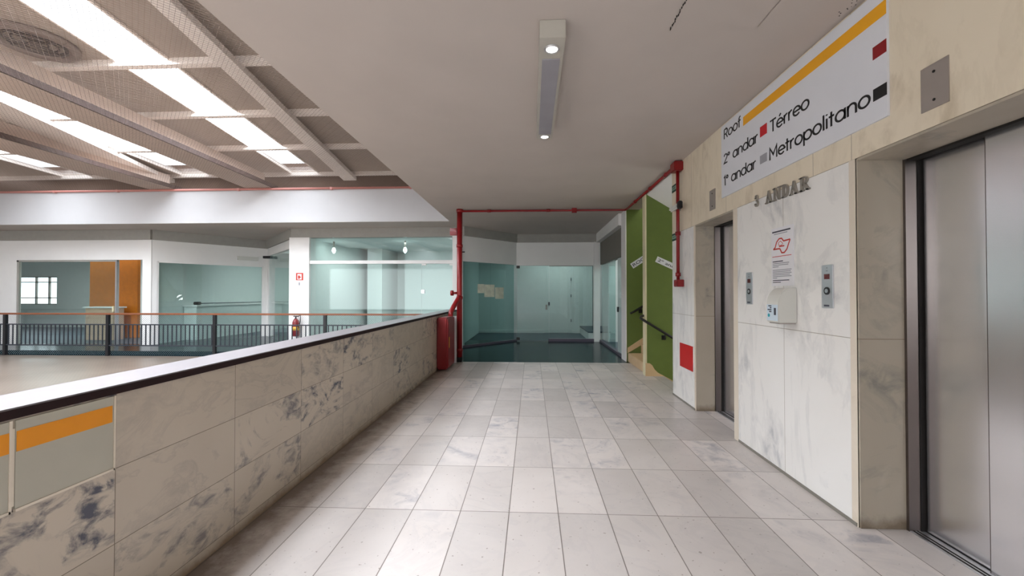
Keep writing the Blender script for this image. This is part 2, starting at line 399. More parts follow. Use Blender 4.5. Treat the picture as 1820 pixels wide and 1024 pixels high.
def geo_text(body, mat, parent, origin, right, up, width, cap, wd=.125, depth=.002):
    right, up, origin = Vector(right), Vector(up), Vector(origin); nrm = right.cross(up)
    tot = sum(GLY[c][0] for c in body); m = MB(); x = 0
    for c in body:
        if c == ' ': m.build('lettering', mat, parent); m = MB()
        for st_ in GLY[c][1]:
            ribbon(m.bm, [(x + u, v) for u, v in st_], wd, lambda q, h: origin + right * (q[0] * width / tot) + up * (q[1] * cap) + nrm * (depth * h))
        x += GLY[c][0]
    return m.build('lettering', mat, parent)

# wall / ceiling constants
ZC, XR, XPI, XPO = 3.226, 2.02, -1.775, -2.03

# ------------------------------------------------------------------ setting: floors and ceilings
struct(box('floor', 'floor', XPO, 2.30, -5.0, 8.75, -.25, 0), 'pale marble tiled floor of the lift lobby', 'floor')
struct(MB().box(XPO, 2.12, 8.75, 12.75, -.25, -.002).box(-20, XPO, 10.0, 11.4, -.25, -.002).box(-10.7, -6.0, 11.4, 14.0, -.25, -.002).build('floor_far', 'teal_floor'), 'glossy teal resin floor of the far walkway', 'floor')
struct(MB().box(-25, -2.0, 13.9, 17.2, -.25, -.012).box(-25, -10.0, 11.4, 13.9, -.25, -.012).box(-6.6, -1.9, 11.4, 13.9, -.25, -.012).box(-2.0, 6, 12.75, 17.2, -.25, -.012).box(2.12, 6, 9.1, 12.75, -.25, -.012).build('floor_shops', 'shop_floor'), 'dark blue grey floor inside the shops', 'floor')
struct(box('floor_atrium', 'atrium_floor', -20, XPO, -5, 9.98, -.25, -.12), 'beige glossy floor of the atrium below the skylights', 'floor')
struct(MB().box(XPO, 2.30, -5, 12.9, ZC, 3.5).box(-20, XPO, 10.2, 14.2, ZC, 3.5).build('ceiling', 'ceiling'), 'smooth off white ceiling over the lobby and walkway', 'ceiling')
struct(MB().box(-25, -1.9, 14.2, 17.3, 3.1, 3.5).box(-6.6, -2.0, 11.4, 14.2, 3.02, 3.2).box(-25, -10.8, 11.4, 14.2, 3.02, 3.2).box(-1.9, 6, 12.9, 17.3, 3.1, 3.5).box(2.3, 6, 9.1, 12.9, 3.1, 3.5).build('ceiling_shops', 'inner'), 'white ceilings inside the shops', 'ceiling')

# ------------------------------------------------------------------ setting: right wall with lift openings
LIFT = [(1.62, 2.69), (4.27, 5.25)]      # openings along Y
WEND = 6.08
struct(box('wall_right', 'marble', XR, 2.245, 2.69, 4.27, 0, 2.288), 'white veined marble pier between the two lifts')
struct(box('wall_right', 'marble', XR, 2.30, 5.251, WEND, 0, 2.288), 'white marble wall between far lift and stair opening')
struct(box('wall_right', 'marble', XR, 2.30, -5, 1.62, 0, 2.288), 'white marble wall on the near side of the near lift')
struct(box('wall_right_lintel', 'marble_warm', XR, 2.30, -5, WEND, 2.288, ZC + .02), 'cream marble band above the lift openings')
rv = MB()
for a, b, xe in ((*LIFT[0], 2.292), (*LIFT[1], 2.247)):
    rv.box(XR + .004, xe, b - .012, b - .001, .001, 2.285).box(XR + .004, xe, a + .001, a + .012, .001, 2.285).box(XR + .004, 2.30, a + .012, b - .012, 2.274, 2.2875)
struct(rv.build('trim_reveals', 'reveal'), 'aged beige marble linings of the lift openings', 'trim')
# cream stone corner strip on the pier edges
tr = MB()
for y, y_ in ((2.69, 2.742), (4.185, 4.27), (5.25, 5.285)): tr.box(XR - .002, XR + .01, y, y_, .0, 2.288)
struct(tr.build('trim_corners', 'edge_stone'), 'cream stone edge strips beside the lift openings', 'trim')
struct(MB().box(XR - .006, XR, 2.70, 4.18, 0, .022).box(XR - .006, XR, 5.26, WEND, 0, .022).build('baseboard_right', 'grey_panel'), 'narrow grey joint along the foot of the marble wall', 'baseboard')

# lifts
def lift(y1, label):
    root = thing('elevator_door', (2.29, y1, 0), label, 'elevator', 'lift doors along the marble wall')
    y0 = y1 - 1.065
    MB().box(2.292, 2.36, y1 - .03, y1 - .008, 0, 2.272).box(2.292, 2.36, y0 + .008, y0 + .03, 0, 2.272).build('jamb', 'steel_dark', root)
    MB().box(2.302, 2.36, y0 + .03, y1 - .03, 2.262, 2.33).build('header', 'gap', root)
    MB().box(2.43, 2.45, y0, y1, 0, 2.4).box(2.305, 2.43, y0, y1, 2.32, 2.4).box(2.36, 2.43, y1 - .034, y1, 0, 2.33).box(2.36, 2.43, y0, y0 + .034, 0, 2.33).box(2.302, 2.36, y1 - .03, y1, 2.274, 2.33).build('shaft_lining', 'gap', root)
    MB().box(2.385, 2.415, y1 - .44, y1 - .045, .012, 2.30, .002).build('door_panel', 'steel', root)
    MB().box(2.35, 2.38, y0 + .045, y1 - .425, .012, 2.30, .002).build('door_panel', 'steel', root)
    MB().box(2.352, 2.384, y1 - .4245, y1 - .421, .012, 2.29).build('seam_shade', 'steel_dark', root)  # thin dark strip drawing the shaded seam between the door panels
    sl = MB().box(2.296, 2.43, y0 + .03, y1 - .03, -.02, .004).build('sill', 'alu', root)
    g = MB()
    for xx in (2.312, 2.335, 2.382): g.box(xx, xx + .01, y0 + .03, y1 - .03, .0035, .006)
    g.build('sill_track', 'gap', sl)
    return root
l1 = lift(2.69, 'near lift with brushed steel doors at the right edge of view')
l2 = copy_tree(l1); l2.location.y = 5.25; l2.location.x = 2.247; l2.scale.y = .92; l2['label'] = 'far lift with narrow view of steel door beside the red square'

# position indicator plates
def ind_plate(y, label):
    root = thing('indicator_plate', (XR, y, 2.378), label, 'plate', 'metal plates above the lifts')
    MB().box(XR - .006, XR, y - .0725, y + .0725, 2.378, 2.604, .001).build('plate', 'plate', root)
    for z in (2.42, 2.562): MB().cyl((XR - .009, y, z), (XR - .005, y, z), .007, 10).build('screw', 'gap', root)
    return root
p1 = ind_plate(2.171, 'blank metal plate on cream marble right of the directory sign')
p2 = copy_tree(p1); p2.location.y = 4.737; p2['label'] = 'blank metal plate above the far lift, left of the directory sign'

# call stations
def call(y, label):
    root = thing('call_panel', (XR, y, 1.347), label, 'call panel', 'lift call panels on the pier')
    MB().box(XR - .008, XR, y - .055, y + .055, 1.347, 1.642, .002).build('plate', 'alu', root)
    MB().box(XR - .0105, XR - .007, y - .025, y + .025, 1.545, 1.58).build('display', 'led_red', root)
    MB().cyl((XR - .013, y, 1.465), (XR - .006, y, 1.465), .026, 24).build('button', 'black', root)
    MB().cyl((XR - .016, y - .002, 1.465), (XR - .011, y - .002, 1.465), .014, 20).build('button_cap', 'alu', root)
    MB().box(XR - .0095, XR - .007, y - .008, y + .008, 1.598, 1.606).box(XR - .0095, XR - .007, y - .005, y + .005, 1.618, 1.625).build('marking', 'print_grey', root)
    for z in (1.358,): MB().box(XR - .0095, XR - .007, y - .02, y + .03, z, z + .012).build('lower_edge', 'print_dark', root)
    return root
c1 = call(2.938, 'steel lift call panel beside the near lift, right of the paper notice')
c2 = copy_tree(c1); c2.location.y = 3.958; c2['label'] = 'steel lift call panel beside the far lift, left of the dispenser'

# directory sign
RX, UZ = (0, -1, 0), (0, 0, 1)
sg = thing('directory_sign', (XR, 3.46, 2.455), 'large white floor directory sign with amber stripe over the lifts', 'sign')
MB().box(XR - .014, XR, 2.434, 4.49, 2.452, 3.205, .001).build('panel', 'sign_white', sg)
xs = XR - .0145
def patch(name, mat, y0, y1, z0, z1): MB().box(xs - .0015, xs + .001, y0, y1, z0, z1).build(name, mat, sg)
patch('stripe', 'amber', 2.436, 4.03, 3.035, 3.118)
patch('red_square', 'red_vinyl', 3.635, 3.74, 2.816, 2.905)
patch('dark_red_square', 'dred_vinyl', 2.436, 2.53, 2.818, 2.892)
patch('grey_square', 'grey_vinyl', 3.638, 3.744, 2.580, 2.652)
patch('black_square', 'ink', 2.436, 2.53, 2.573, 2.644)
for body, y, z, wd in (('Roof', 4.433, 3.052, .36), ('2\u00ba andar', 4.433, 2.792, .66), ('T\u00e9rreo', 3.588, 2.795, .50), ('1\u00ba andar', 4.436, 2.567, .628), ('Metropolitano', 3.607, 2.567, 1.06)):
    geo_text(body, 'ink', sg, (xs, y, z), RX, UZ, wd, .102)

# raised metal letters "3 ANDAR"
def serif_letters():
    root = thing('floor_lettering', (XR, 3.47, 2.21), 'raised dark metal serif letters 3 ANDAR on the marble pier', 'lettering')
    H = .105
    def put(polys, y, z, wd):
        m = MB()
        for poly in polys: m.prism([(XR - .016, y - u * wd, z + v * H) for u, v in poly], (.014, 0, 0))
        m.build('letter', 'metal_letter', root)
    def rect(a, b, c, d): return [(a, c), (b, c), (b, d), (a, d)]
    s = .09
    A = [[(.08, 0), (.2, 0), (.52, .95), (.44, 1)], [(.42, 1), (.58, 1), (.94, 0), (.66, 0)], rect(.27, .7, .3, .38), rect(-.02, .32, 0, s), rect(.58, 1.04, 0, s)]
    N = [rect(.12, .22, 0, 1), rect(.78, .88, 0, 1), [(.1, 1), (.36, 1), (.88, 0), (.72, 0)], rect(-.02, .36, 1 - s, 1), rect(.64, 1.02, 1 - s, 1), rect(-.02, .36, 0, s)]
    def arc(cx, cy, rx, ry, a0, a1, t, n=10):
        o = [(cx + rx * math.cos(a0 + (a1 - a0) * i / n), cy + ry * math.sin(a0 + (a1 - a0) * i / n)) for i in range(n + 1)]
        q = [(cx + (rx - t) * math.cos(a1 + (a0 - a1) * i / n), cy + (ry - t * .55) * math.sin(a1 + (a0 - a1) * i / n)) for i in range(n + 1)]
        return o + q
    D = [rect(.12, .36, 0, 1), rect(-.02, .45, 1 - s, 1), rect(-.02, .45, 0, s), arc(.4, .5, .58, .5, -PI / 2, PI / 2, .24)]
    R = [rect(.12, .36, 0, 1), rect(-.02, .5, 1 - s, 1), rect(-.02, .48, 0, s), arc(.46, .74, .44, .26, -PI / 2, PI / 2, .2), [(.44, .5), (.66, .5), (1.04, 0), (.76, 0)], rect(.72, 1.08, 0, s), rect(.3, .5, .46, .54)]
    T3 = [arc(.42, .74, .4, .26, -PI / 2, PI * .85, .2), arc(.42, .28, .46, .28, -PI * .85, PI / 2, .22), rect(.02, .2, .68, .8), rect(-.02, .16, .16, .3)]
    put(T3, 3.842, 2.222, .062)
    for L, y, wd, z in ((A, 3.672, .098, 2.214), (N, 3.558, .105, 2.212), (D, 3.44, .092, 2.210), (A, 3.335, .1, 2.207), (R, 3.215, .104, 2.205)): put(L, y, z, wd)
M['metal_letter'] = plain('dark_cast_metal', (158, 153, 144), .3, .4)
serif_letters()

# paper notice with red emblem
nt = thing('paper_notice', (XR, 3.452, 1.508), 'white printed paper notice with red emblem above the dispenser', 'notice')
MB().box(XR - .004, XR, 3.305, 3.60, 1.508, 1.985).build('sheet', 'paper', nt)
nx = XR - .0045
def stroke_loop(m, pts, wdt):
    for a, b in zip(pts, pts[1:] + pts[:1]): m.bar((nx, a[0], a[1]), (nx, b[0], b[1]), .0015, wdt, up=Vector((0, b[1] - a[1], -(b[0] - a[0]))).normalized())
em = MB()
sil = [(3.57, 1.812), (3.545, 1.825), (3.525, 1.868), (3.49, 1.893), (3.455, 1.893), (3.43, 1.868), (3.345, 1.872), (3.365, 1.838), (3.385, 1.80), (3.42, 1.775), (3.455, 1.775), (3.478, 1.81), (3.50, 1.812)]
stroke_loop(em, sil, .011); em.build('emblem', 'print_red', nt)
em2 = MB(); stroke_loop(em2, [(3.50, 1.86), (3.47, 1.872), (3.44, 1.85), (3.46, 1.835), (3.495, 1.84)], .004); em2.box(nx - .001, nx, 3.42, 3.49, 1.824, 1.834).build('emblem_detail', 'print_red', nt)
tx = MB(); tx.box(nx - .001, nx, 3.34, 3.585, 1.948, 1.96).box(nx - .001, nx, 3.44, 3.58, 1.705, 1.713).box(nx - .001, nx, 3.36, 3.58, 1.55, 1.557).box(nx - .001, nx, 3.47, 3.58, 1.535, 1.541).build('heading_print', 'print_dark', nt)
tx = MB()
for z, a, b in ((1.932, 3.38, 3.56), (1.690, 3.36, 3.58), (1.676, 3.37, 3.58), (1.662, 3.50, 3.58), (1.635, 3.33, 3.58), (1.622, 3.34, 3.58), (1.609, 3.33, 3.58), (1.596, 3.35, 3.58), (1.583, 3.33, 3.58), (1.570, 3.52, 3.58)): tx.box(nx - .001, nx, a, b, z, z + .006)
tx.build('body_print', 'print_grey', nt)
MB().box(nx - .001, nx, 3.33, 3.585, 1.747, 1.752).build('emblem_caption', 'print_red', nt)

# soap dispenser
ds = thing('soap_dispenser', (XR, 3.35, 1.22), 'white wall dispenser with rounded front below the paper notice', 'dispenser')
prof = [(2.018, 1.222), (1.884, 1.222), (1.880, 1.23), (1.880, 1.36)] + [(1.880 + .085 * (1 - math.cos(a)), 1.36 + .13 * math.sin(a)) for a in [PI / 2 * k / 8 for k in range(1, 9)]] + [(2.018, 1.492)]
MB().prism([(x, 3.272, z) for x, z in prof], (0, .158, 0), .004).build('housing', 'plastic', ds)
MB().box(1.895, 2.016, 3.285, 3.418, 1.212, 1.222).build('outlet_tray', 'plate', ds)
MB().box(1.878, 1.8805, 3.278, 3.424, 1.235, 1.36).build('front_label', 'print_blue', ds)
d2 = MB()
for k, (z, a) in enumerate(((1.30, .03), (1.315, .05), (1.33, .02), (1.345, .04))): d2.box(1.8765, 1.8785, 3.36, 3.36 + a, z, z + .009)
d2.box(1.8765, 1.8785, 3.30, 3.325, 1.28, 1.335).build('label_print', 'print_dark', ds)
MB().cyl((1.8765, 3.395, 1.275), (1.8785, 3.395, 1.275), .014, 16).build('label_icon', 'print_teal', ds)

# red plate low on the wall, exit signs, emergency lamp
tag(box('red_wall_plate', 'red_plate', XR - .006, XR, 5.33, 5.783, .462, .778, bev=.001), 'plain red square plate low on marble beside the far lift', 'plate')
def exit_sign(z, label):
    root = thing('exit_sign', (XR, 5.985, z), label, 'sign', 'green escape signs by the stair opening')
    MB().box(XR - .005, XR, 5.825, 6.074, z, z + .104, .001).build('panel', 'exit_green', root)
    MB().box(XR - .0065, XR - .004, 5.90, 6.06, z + .03, z + .075).build('pale_field', 'exit_pale', root)
    m = MB()
    for k in range(4): m.box(XR - .0075, XR - .006, 5.92 + k * .034, 5.94 + k * .034, z + .035, z + .07)
    m.build('marking', 'exit_green', root); return root
e1 = exit_sign(2.882, 'upper dark green escape sign near ceiling beside stair opening')
e2 = copy_tree(e1); e2.location.z = 2.19; e2['label'] = 'lower green and white escape sign below the emergency lamp'
el = thing('emergency_lamp', (XR, 5.8, 2.56), 'white twin emergency lamp beside the red drop pipe', 'lamp')
MB().box(1.88, 1.935, 5.50, 5.80, 2.555, 2.625, .02).build('housing', 'plastic', el)
MB().box(1.885, 1.94, 5.43, 5.50, 2.54, 2.64, .01).build('end_cap', 'black', el)
MB().box(1.93, XR, 5.74, 5.79, 2.57, 2.61).build('bracket', 'plastic', el)

# ------------------------------------------------------------------ parapet on the left
struct(box('wall_left', 'parapet', XPO, XPI, -5, 9.9, -.25, 1.02), 'low marble clad parapet between lobby and atrium')
struct(box('trim_coping', 'cap', XPO - .005, XPI + .008, -5, 9.9, 1.02, 1.052), 'dark brown edge of the parapet coping', 'trim')
struct(box('trim_coping_top', 'cap_top', XPO - .003, XPI + .006, -5, 9.9, 1.052, 1.058), 'pale polished top of the parapet coping', 'trim')
def board(y0, y1, label, torn):
    root = thing('parapet_sign', (XPI, (y0 + y1) / 2, .705), label, 'sign', 'grey sign boards on the parapet')
    MB().box(XPI, XPI + .006, y0, y1, .708, 1.012).build('panel', 'sign_grey', root)
    MB().box(XPI + .0055, XPI + .0075, y0 + .002, y1 - (.012 if y1 > 1.5 else .001), .905, .975).build('stripe', 'orange_vinyl', root)
    e = MB().box(XPI, XPI + .009, y1 - .006, y1 + .002, .70, 1.014).box(XPI, XPI + .009, y0, y1, .70, .709); e.build('edge_strip', 'edge_stone', root)
    return root
board(1.353, 1.694, 'grey parapet board with orange stripe, first from the veined slab', 0)
board(.98, 1.340, 'grey parapet board with orange stripe, cut by the left picture edge', 0)
tag(MB().box(XPI, XPI + .004, 1.3412, 1.3522, .72, .985).build('sealing_strip', 'edge_stone'), 'ragged white strip between the two grey parapet boards', 'strip')

# ------------------------------------------------------------------ atrium: fascia, well walls, roof
struct(box('wall_atrium_fascia', 'fascia', -20, XPO, 10.185, 10.36, ZC + .004, 4.099), 'white upstand band around the skylight well')
struct(box('wall_atrium_side', 'fascia', XPO + .003, XPO + .15, -5, 10.36, 3.35, 4.75), 'white side of the skylight well above the lobby ceiling')
struct(box('wall_atrium_eave', 'eave', -20, XPO, 10.75, 10.85, 4.0, 4.9), 'brown board closing the gap under the roof edge')
pk = thing('fascia_pipe', (-8, 10.17, 4.12), 'faded pink red pipe running along top of white fascia', 'pipe')
MB().tube([(-19.5, 10.152, 4.07), (-2.2, 10.152, 4.07)], .028).build('pipe', 'pink_pipe', pk)
for x in (-12.3, -10.6, -7.4, -5.0, -3.0): MB().box(x - .03, x + .03, 10.12, 10.184, 4.035, 4.099).build('bracket', 'pink_pipe', pk)

ZR = 4.6
def sx(x, y, y0): return x + SKEW * (y - y0)
STR = [(-5.46, -4.72, 4.2), (-8.72, -7.95, 6.36), (-12.39, -11.55, 9.1)]       # left, right edge and their reference Y
PUR = [-5.2, -2.0, .6, 2.2, 3.78, 5.36, 6.95, 8.60, 10.58]
cols = [(-2.0, None)]
rf = MB()
for ya, yb in zip(PUR[:-1], PUR[1:]):
    ya2, yb2 = ya, yb
    near = yb <= 2.3
    xs_a = [XPO, -2.5, -3.5] if near else [XPO]; xs_b = list(xs_a)
    for a, b, y0 in STR:
        xs_a += [sx(b, ya2, y0), sx(a, ya2, y0)]; xs_b += [sx(b, yb2, y0), sx(a, yb2, y0)]
    xs_a.append(-20); xs_b.append(-20)
    for k in range(0, len(xs_a), 2):
        rf.prism([(xs_a[k], ya2, ZR), (xs_a[k + 1], ya2, ZR), (xs_b[k + 1], yb2, ZR), (xs_b[k], yb2, ZR)], (0, 0, .06))
rf.box(-20, XPO, 10.58, 10.9, ZR, ZR + .06)
struct(rf.build('ceiling_atrium', 'roof'), 'beige roof sheeting over the atrium with long openings', 'ceiling')
ppl = MB()
for y in PUR[1:]: ppl.box(-20, XPO, y - .05, y + .05, ZR - .09, ZR)
struct(ppl.build('trim_purlins', 'beam_white'), 'pale crossbars under the atrium roof', 'trim')
n = 1
struct(box('window_%d' % n, 'glass_sky', -3.5, -2.5, -4.2, 2.2, ZR + .02, ZR + .026), 'added unseen skylight beside the lobby edge above the viewer', 'window'); n += 1  # made-up roof opening for the added strip light
for i, (a, b, y0) in enumerate(STR):
    m = MB()
    for ya, yb in zip(PUR[:-1], PUR[1:]):
        m.prism([(sx(b, ya, y0), ya + .05, ZR + .02), (sx(a, ya, y0), ya + .05, ZR + .02), (sx(a, yb, y0), yb - .05, ZR + .02), (sx(b, yb, y0), yb - .05, ZR + .02)], (0, 0, .006))
    o = struct(m.build('window_%d' % n, 'glass_sky'), ['skylight strip nearest the lobby', 'middle skylight strip behind the brown girder', 'far skylight strip at the left'][i], 'window'); n += 1
    fr = MB()
    for e in (a, b): fr.bar((sx(e, -5, y0), -5, ZR - .005), (sx(e, 10.58, y0), 10.58, ZR - .005), .03, .05)
    fr.build('frame', 'beam_white', o)

# beams (measured end points)
def beam(name, pL0, pR0, pL1, pR1, z0, h, mat, label, edge=None, ext=-5.0, yend=10.34):
    root = thing(name, ((pL0[0] + pL1[0]) / 2, 5, z0), label, 'beam', 'beams under the atrium roof')
    def ex(p, q):
        t_ = (ext - p[1]) / (q[1] - p[1]); return (p[0] + (q[0] - p[0]) * t_, ext)
    def en(p, q, ye):
        t_ = (ye - p[1]) / (q[1] - p[1]); return (p[0] + (q[0] - p[0]) * t_, ye)
    a, b, c, d = ex(pL0, pL1), ex(pR0, pR1), en(pR0, pR1, yend), en(pL0, pL1, yend)
    MB().prism([(q[0], q[1], z0) for q in (a, b, c, d)], (0, 0, h)).build('bottom_plate', mat, root)
    if not edge: return root
    m0, m1 = ((a[0] + b[0]) / 2, a[1]), ((c[0] + d[0]) / 2, c[1])
    MB().bar((m0[0], m0[1], (z0 + h + ZR - .09) / 2), (m1[0], m1[1], (z0 + h + ZR - .09) / 2), .06, ZR - .09 - z0 - h).build('web', mat, root)
    if edge:
        MB().prism([(b[0] + .02, b[1], z0 + edge[0]), (b[0] - .02, b[1], z0 + edge[0]), (c[0] - .02, c[1], z0 + edge[0]), (c[0] + .02, c[1], z0 + edge[0])], (0, 0, edge[1])).build('edge_strip', 'beam_edge', root)
    return root
beam('roof_beam', (-3.889, 4.004), (-3.672, 4.015), (-4.965, 10.79), (-4.622, 10.81), 4.42, .09, 'beam_white', 'white roof beam nearest the lobby ceiling edge', yend=10.74)
beam('roof_beam', (-6.948, 5.093), (-6.36, 5.09), (-7.20, 9.80), (-6.50, 9.80), 4.1, .05, 'beam_brown', 'wide brown roof girder left of the bright skylight strip', (.0, .09))
beam('roof_beam', (-9.04, 6.64), (-8.40, 6.64), (-10.03, 10.74), (-9.60, 10.74), 4.42, .09, 'beam_white', 'white roof beam between the two brown girders', yend=10.74)
beam('roof_beam', (-9.86, 7.261), (-9.05, 7.26), (-9.76, 9.897), (-9.07, 9.897), 4.1, .05, 'beam_brown', 'brown roof girder furthest left below the far skylight', (.0, .09))
# fan vent in the roof
fv = thing('roof_vent', (-6.17, 4.86, 4.5), 'round dark roof fan vent in beige roof sheet', 'vent')
def ringpts(rad, z, n_=40): return [(-6.17 + rad * math.cos(2 * PI * k / n_), 4.86 + rad * math.sin(2 * PI * k / n_), z) for k in range(n_ + 1)]
MB().tube(ringpts(.36, ZR - .03), .05, 10, False).build('ring', 'vent_ring', fv)
MB().cyl((-6.17, 4.86, ZR - .004), (-6.17, 4.86, ZR - .02), .35, 40).build('backing', 'vent_ring', fv)
MB().tube(ringpts(.27, ZR - .035), .022, 8, False).tube(ringpts(.20, ZR - .035), .012, 8, False).tube(ringpts(.11, ZR - .035), .012, 8, False).build('grille', 'vent_dark', fv)
MB().bar((-6.5, 4.86, ZR - .04), (-5.84, 4.86, ZR - .04), .03, .02).bar((-6.17, 4.53, ZR - .04), (-6.17, 5.19, ZR - .04), .03, .02).cyl((-6.17, 4.86, ZR - .02), (-6.17, 4.86, ZR - .06), .06, 20).build('hub', 'vent_dark', fv)

# bird net under the beams
def net(m, x0, x1, y0, y1, pitch, put, r):
    """two families of diagonal threads clipped to a rectangle"""
    c = x0 - (y1 - y0)
    while c < x1:
        a, b = max(x0, c), min(x1, c + (y1 - y0))
        if b - a > .01: m.thread(put(a, y0 + a - c), put(b, y0 + b - c), r); m.thread(put(a, y1 - (a - c)), put(b, y1 - (b - c)), r)
        c += pitch
    return m
tag(net(MB(), -14.5, XPO, 1.5, 10.11, .06, lambda u, v: (u, v, 4.085), .0016).build('bird_net', 'thread'), 'fine diamond bird net stretched below the atrium roof', 'net')

# ------------------------------------------------------------------ far railing
YR = 9.95
rl = thing('balcony_railing', (-8, YR, -.12), 'black metal railing with wooden handrail across the atrium', 'railing')
MB().box(-19, XPO, YR - .035, YR + .035, .905, .95, .01).build('handrail', 'wood', rl)
MB().box(-19, XPO, YR - .015, YR + .015, .648, .675).build('upper_rail', 'rail_metal', rl)
MB().box(-19, XPO, YR - .015, YR + .015, .128, .155).build('lower_rail', 'rail_metal', rl)
for x in (-16.1, -13.33, -10.60, -7.83, -5.04, -2.3): MB().box(x - .035, x + .035, YR - .03, YR + .03, -.12, .905).build('post', 'black', rl)
k = 0; x = -14.15
while x < -2.9:
    if min(abs(x - q) for q in (-13.33, -10.60, -7.83, -5.04)) > .05:
        MB().box(x - .011, x + .011, YR - .008, YR + .008, .15, .655).build('baluster', 'rail_metal', rl); k += 1
    x += .1135
mm = net(MB(), -15, XPO, -.10, .91, .055, lambda u, v: (u, YR + .03, v), .0016).build('wire_mesh', 'wire', rl)

# ------------------------------------------------------------------ shops
YA = 11.2
P = {'a': (-10.66, YA), 'b': (-8.95, 13.7), 'c': (-6.62, YA), 'd': (-1.83, 11.0), 'e': (-.46, 12.6), 'f': (1.86, 12.6)}
def slab(m, p, q, z0, z1, t0, t1):
    """vertical slab over the plan line p-q; t0,t1 = offsets behind (+) the line"""
    d = Vector((q[0] - p[0], q[1] - p[1])).normalized(); nn = Vector((-d.y, d.x))
    if nn.y < 0: nn = -nn
    c = [(p[0] + nn.x * t0, p[1] + nn.y * t0), (q[0] + nn.x * t0, q[1] + nn.y * t0), (q[0] + nn.x * t1, q[1] + nn.y * t1), (p[0] + nn.x * t1, p[1] + nn.y * t1)]
    m.prism([(x, y, z0) for x, y in c], (0, 0, z1 - z0)); return m
def along(p, q, f): return (p[0] + (q[0] - p[0]) * f, p[1] + (q[1] - p[1]) * f)
# grey lintel band
g = MB()
slab(g, (-20, YA), P['a'], 2.95, ZC, -.06, .12); slab(g, P['a'], P['b'], 2.95, ZC, -.06, .12); slab(g, P['b'], P['c'], 2.95, ZC, -.06, .12)
slab(g, P['c'], (-1.83, YA - .05), 2.97, ZC, -.06, .12); slab(g, P['d'], P['e'], 2.98, ZC, -.06, .12); slab(g, P['e'], (2.06, 12.6), 2.98, ZC, -.06, .12)
struct(g.build('trim_lintel', 'grey_band'), 'grey lintel band folding along the shop fronts', 'trim')
# white upper walls and piers of the shop fronts
def wseg(name, p, q, z0, z1, t0, t1, label): struct(slab(MB(), p, q, z0, z1, t0, t1).build(name, 'white'), label)
wseg('wall_far', (-20, YA), P['a'], 2.39, 2.95, 0, .12, 'white wall over the glass of the left shop')
wseg('wall_far', (-20, YA), (-14.70, YA), -.2, 2.39, 0, .12, 'white wall left of the left shop glass')
struct(box('wall_far_pier', 'white', -10.92, -10.66, YA - .02, YA + .15, -.2, 2.96), 'white pier between the left and the middle shop')
wseg('wall_far', P['a'], P['b'], 2.36, 2.95, 0, .1, 'white wall over the angled shop front')
wseg('wall_far', P['b'], P['c'], 2.70, 2.95, 0, .1, 'white wall over the glass return')
wseg('wall_far_jamb', P['a'], along(P['a'], P['b'], .04), -.1, 2.36, 0, .1, 'white jamb of the angled shop front')
wseg('wall_far_jamb', along(P['a'], P['b'], .96), P['b'], -.1, 2.36, 0, .1, 'white inner corner jamb of the angled shop front')
wseg('wall_far_jamb', P['b'], along(P['b'], P['c'], .05), -.1, 2.7, 0, .1, 'white corner jamb of the glass return')
struct(box('wall_far_pillar', 'white', -6.64, -6.08, YA - .1, YA + .25, -.2, 2.972), 'broad white pillar behind the railing')
w2 = MB()
w2.box(-2.10, -1.83, 10.95, 11.3, -.1, 2.98)
slab(w2, P['d'], P['e'], 2.30, 2.985, 0, .1); slab(w2, P['e'], P['f'], 2.28, 2.985, 0, .1)
w2.box(1.86, 2.04, 12.54, 12.72, -.1, 3.0)
struct(w2.build('wall_back', 'white'), 'white upper wall over the glazed recess at the end')
# inner walls
IW = [((-25, -22.35, 17.0, 17.2, -.1, 3.2), 'back'), ((-20.45, -2.0, 17.0, 17.2, -.1, 3.2), 'back'), ((-22.35, -20.45, 17.0, 17.2, -.1, .95), 'back'), ((-22.35, -20.45, 17.0, 17.2, 2.16, 3.2), 'back'),
      ((-25.1, -25, 11.2, 17.2, -.1, 3.2), 'side'), ((-25, -20, 11.2, 11.3, -.1, 3.2), 'front'), ((-10.9, -10.78, 11.36, 17, -.1, 3.2), 'side'), ((-6.5, -6.4, 11.46, 17, -.1, 3.2), 'side'),
      ((-6.1, -5.55, 15.2, 17, -.1, 3.2), 'pier'), ((-5.0, -2.06, 16.2, 16.4, -.1, 3.2), 'back'), ((-2.05, -1.95, 11.3, 17, -.1, 3.2), 'side'),
      ((-1.95, 3.2, 15.3, 15.45, -.1, 3.2), 'back'), ((6, 6.1, 9.1, 17, -.1, 3.4), 'side'), ((3.2, 3.3, 12.75, 15.45, -.1, 3.2), 'side'), ((2.3, 6, 12.6, 12.75, -.1, 3.4), 'side')]
for b_, side in IW: struct(box('wall_shop_' + side, 'inner', *b_), 'white inner wall of the shops')
# glazing -----------------------------------------------------------
wi = n
def pane(p, q, z0, z1, label, mat='glass', kindname='window', frame=True, tk=.012):
    global wi
    o = struct(slab(MB(), p, q, z0, z1, .03, .03 + tk).build('%s_%d' % (kindname, wi), mat), label, kindname); wi += 1
    return o
def fr(o, p, q, z0, z1, wdt=.035, mat='white', sides='tlr'):
    m = MB(); L = math.hypot(q[0] - p[0], q[1] - p[1]); f = wdt / L
    if 't' in sides: slab(m, p, q, z1 - wdt, z1, .015, .06)
    if 'b' in sides: slab(m, p, q, z0, z0 + wdt, .015, .06)
    if 'l' in sides: slab(m, p, along(p, q, f), z0, z1, .015, .06)
    if 'r' in sides: slab(m, along(p, q, 1 - f), q, z0, z1, .015, .06)
    m.build('frame', mat, o)
A0, A1 = (-14.70, YA), (-11.70, YA)
o = pane(A0, A1, -.0, 2.385, 'glass front of the shop with the orange panel'); fr(o, A0, A1, 0, 2.39, .05, 'grey_band', 'tl')
